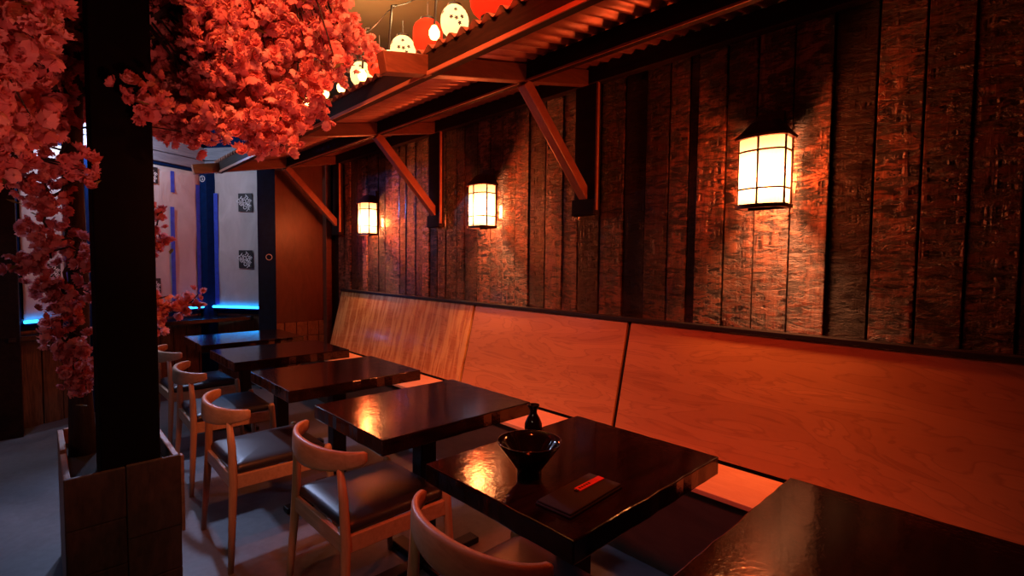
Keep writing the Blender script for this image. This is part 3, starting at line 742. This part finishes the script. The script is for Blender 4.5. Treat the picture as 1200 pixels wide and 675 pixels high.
# clusters that hang down left of the trunk and beside the post
for (u, v, y) in [(20,165,3.1),(45,180,3.1),(70,170,3.2),(30,195,3.1),(60,200,3.15),(75,190,3.2),(15,210,3.0),(45,215,3.1),(70,215,3.2),(40,235,3.1),(60,240,3.1),(72,225,3.2),(80,205,3.3),(0,180,3.0),(5,200,3.0),(-15,190,3.0),
                  (45,232,3.1),(62,248,3.1),(40,272,3.1),(52,278,3.1),(60,285,3.1),(75,268,3.2),(30,303,3.1),(42,300,3.1),(55,303,3.1),(25,308,3.1),(80,300,3.2),(50,330,3.1),(62,335,3.1),(72,340,3.1),(80,352,3.1),(58,345,3.1),(60,368,3.1),(72,372,3.15),(80,378,3.15),(62,395,3.1),(72,402,3.1),(85,400,3.1),(95,395,3.05),(75,418,3.1),(88,422,3.1),(98,420,3.05),(82,445,3.1),(95,443,3.05),(105,440,3.05),(90,452,3.1)]:
    clusters.append(unp(u, v, y))
mini = [(92,195,2.6),(98,200,2.6),(104,300,3.05),(108,315,3.05),(106,335,3.05),(110,345,3.05),(105,290,3.05)]
for m_ in mini: clusters.append(unp(*m_))
near_sprig = [unp(174,108,2.66), unp(160,114,2.66), unp(180,122,2.68)]; clusters += near_sprig
sprig = [(186,250,3.5),(178,248,3.5),(182,270,3.5),(188,280,3.5),(180,288,3.5),(178,355,3.5),(186,352,3.5),(190,365,3.5),(182,372,3.5),(205,362,3.5),(200,355,3.5),(214,360,3.5),(228,347,3.5),(224,352,3.5),(180,382,3.5)]
sp_c = [unp(*s_) for s_ in sprig]
hang = [[(-.75,3.21,1.75)] + [tuple(unp(u, v, y)) for u, v, y in ((70,225,3.15),(50,240,3.1),(58,285,3.1))],
        [(-.75,3.21,1.6), tuple(unp(80,272,3.2)), tuple(unp(55,300,3.1)), tuple(unp(28,305,3.1))],
        [(-.75,3.21,1.5), tuple(unp(75,320,3.15)), tuple(unp(70,380,3.12)), tuple(unp(92,445,3.08))],
        [(-.75,3.21,1.95), tuple(unp(70,190,3.2)), tuple(unp(40,190,3.1)), tuple(unp(0,195,3.0))]]
boughs += hang
boughs += [[(-.75,3.21,1.3), (-.6,3.4,1.2), tuple(unp(190,375,3.5)), tuple(unp(232,345,3.5))], [(-.75,3.21,1.75), (-.6,3.4,1.7), tuple(unp(180,270,3.5)), tuple(unp(190,248,3.5))]]
NB = len(boughs); allc = clusters + sp_c; own = [[] for _ in boughs]
def nearest(q, pts):
    best = (9, None)
    for a_, b_ in zip(pts[:-1], pts[1:]):
        a_ = Vector(a_); d = Vector(b_) - a_; t_ = max(0, min(1, (q-a_).dot(d)/d.length_squared)); r = a_ + d*t_
        if (q-r).length < best[0]: best = ((q-r).length, r)
    return best
for q in allc:
    bi = 2 if q in near_sprig else min(range(NB), key=lambda i: nearest(q, boughs[i])[0]); own[bi].append(q)
for bi, pts in enumerate(boughs):
    if not own[bi]: continue
    g = G(); main = bi < 7; sub = []
    for k in range(len(pts)-1):
        for q in range(4):
            v0 = Vector(pts[k]).lerp(Vector(pts[k+1]), q/4); sub.append(v0 + Vector((random.uniform(-1,1), random.uniform(-1,1), random.uniform(-1,1)))*(.012 if (k or q) else 0))
    sub.append(Vector(pts[-1])); nn = len(sub)
    g.tube(sub, [(.020 if main else .009)*(1-.75*i/nn) for i in range(nn)], 8)
    for q in own[bi]:
        dd, r = nearest(q, pts)
        if dd > .04 and (dd < .5):
            mid = r.lerp(q, .5) + Vector((0, 0, .03)); g.tube([r, mid, q], [.005, .0035, .0022], 5)
    br = obj('bough', xform(g, toL), M_bark, tree, smooth=True)
    cs = []; lv = []
    for q in own[bi]:
        small = q in sp_c or bi >= 7
        nb = random.randint(7, 10) if small else random.randint(9, 15); sp = .036 if small else .052
        for _ in range(nb):
            d = Vector((random.gauss(0, 1), random.gauss(0, 1), random.gauss(0, 1)))
            if d.length > 2: d *= 2/d.length
            cs.append(tuple(q - TO + d*sp*.75))
        if random.random() < .22: lv.append(tuple(q - TO + Vector((random.uniform(-.06, .06), random.uniform(-.06, .06), random.uniform(-.08, .02)))))
    blossoms('blossoms', cs, br, .026 if bi >= 7 else .031)
    if lv: leaves(lv, br)
tree.location = TO
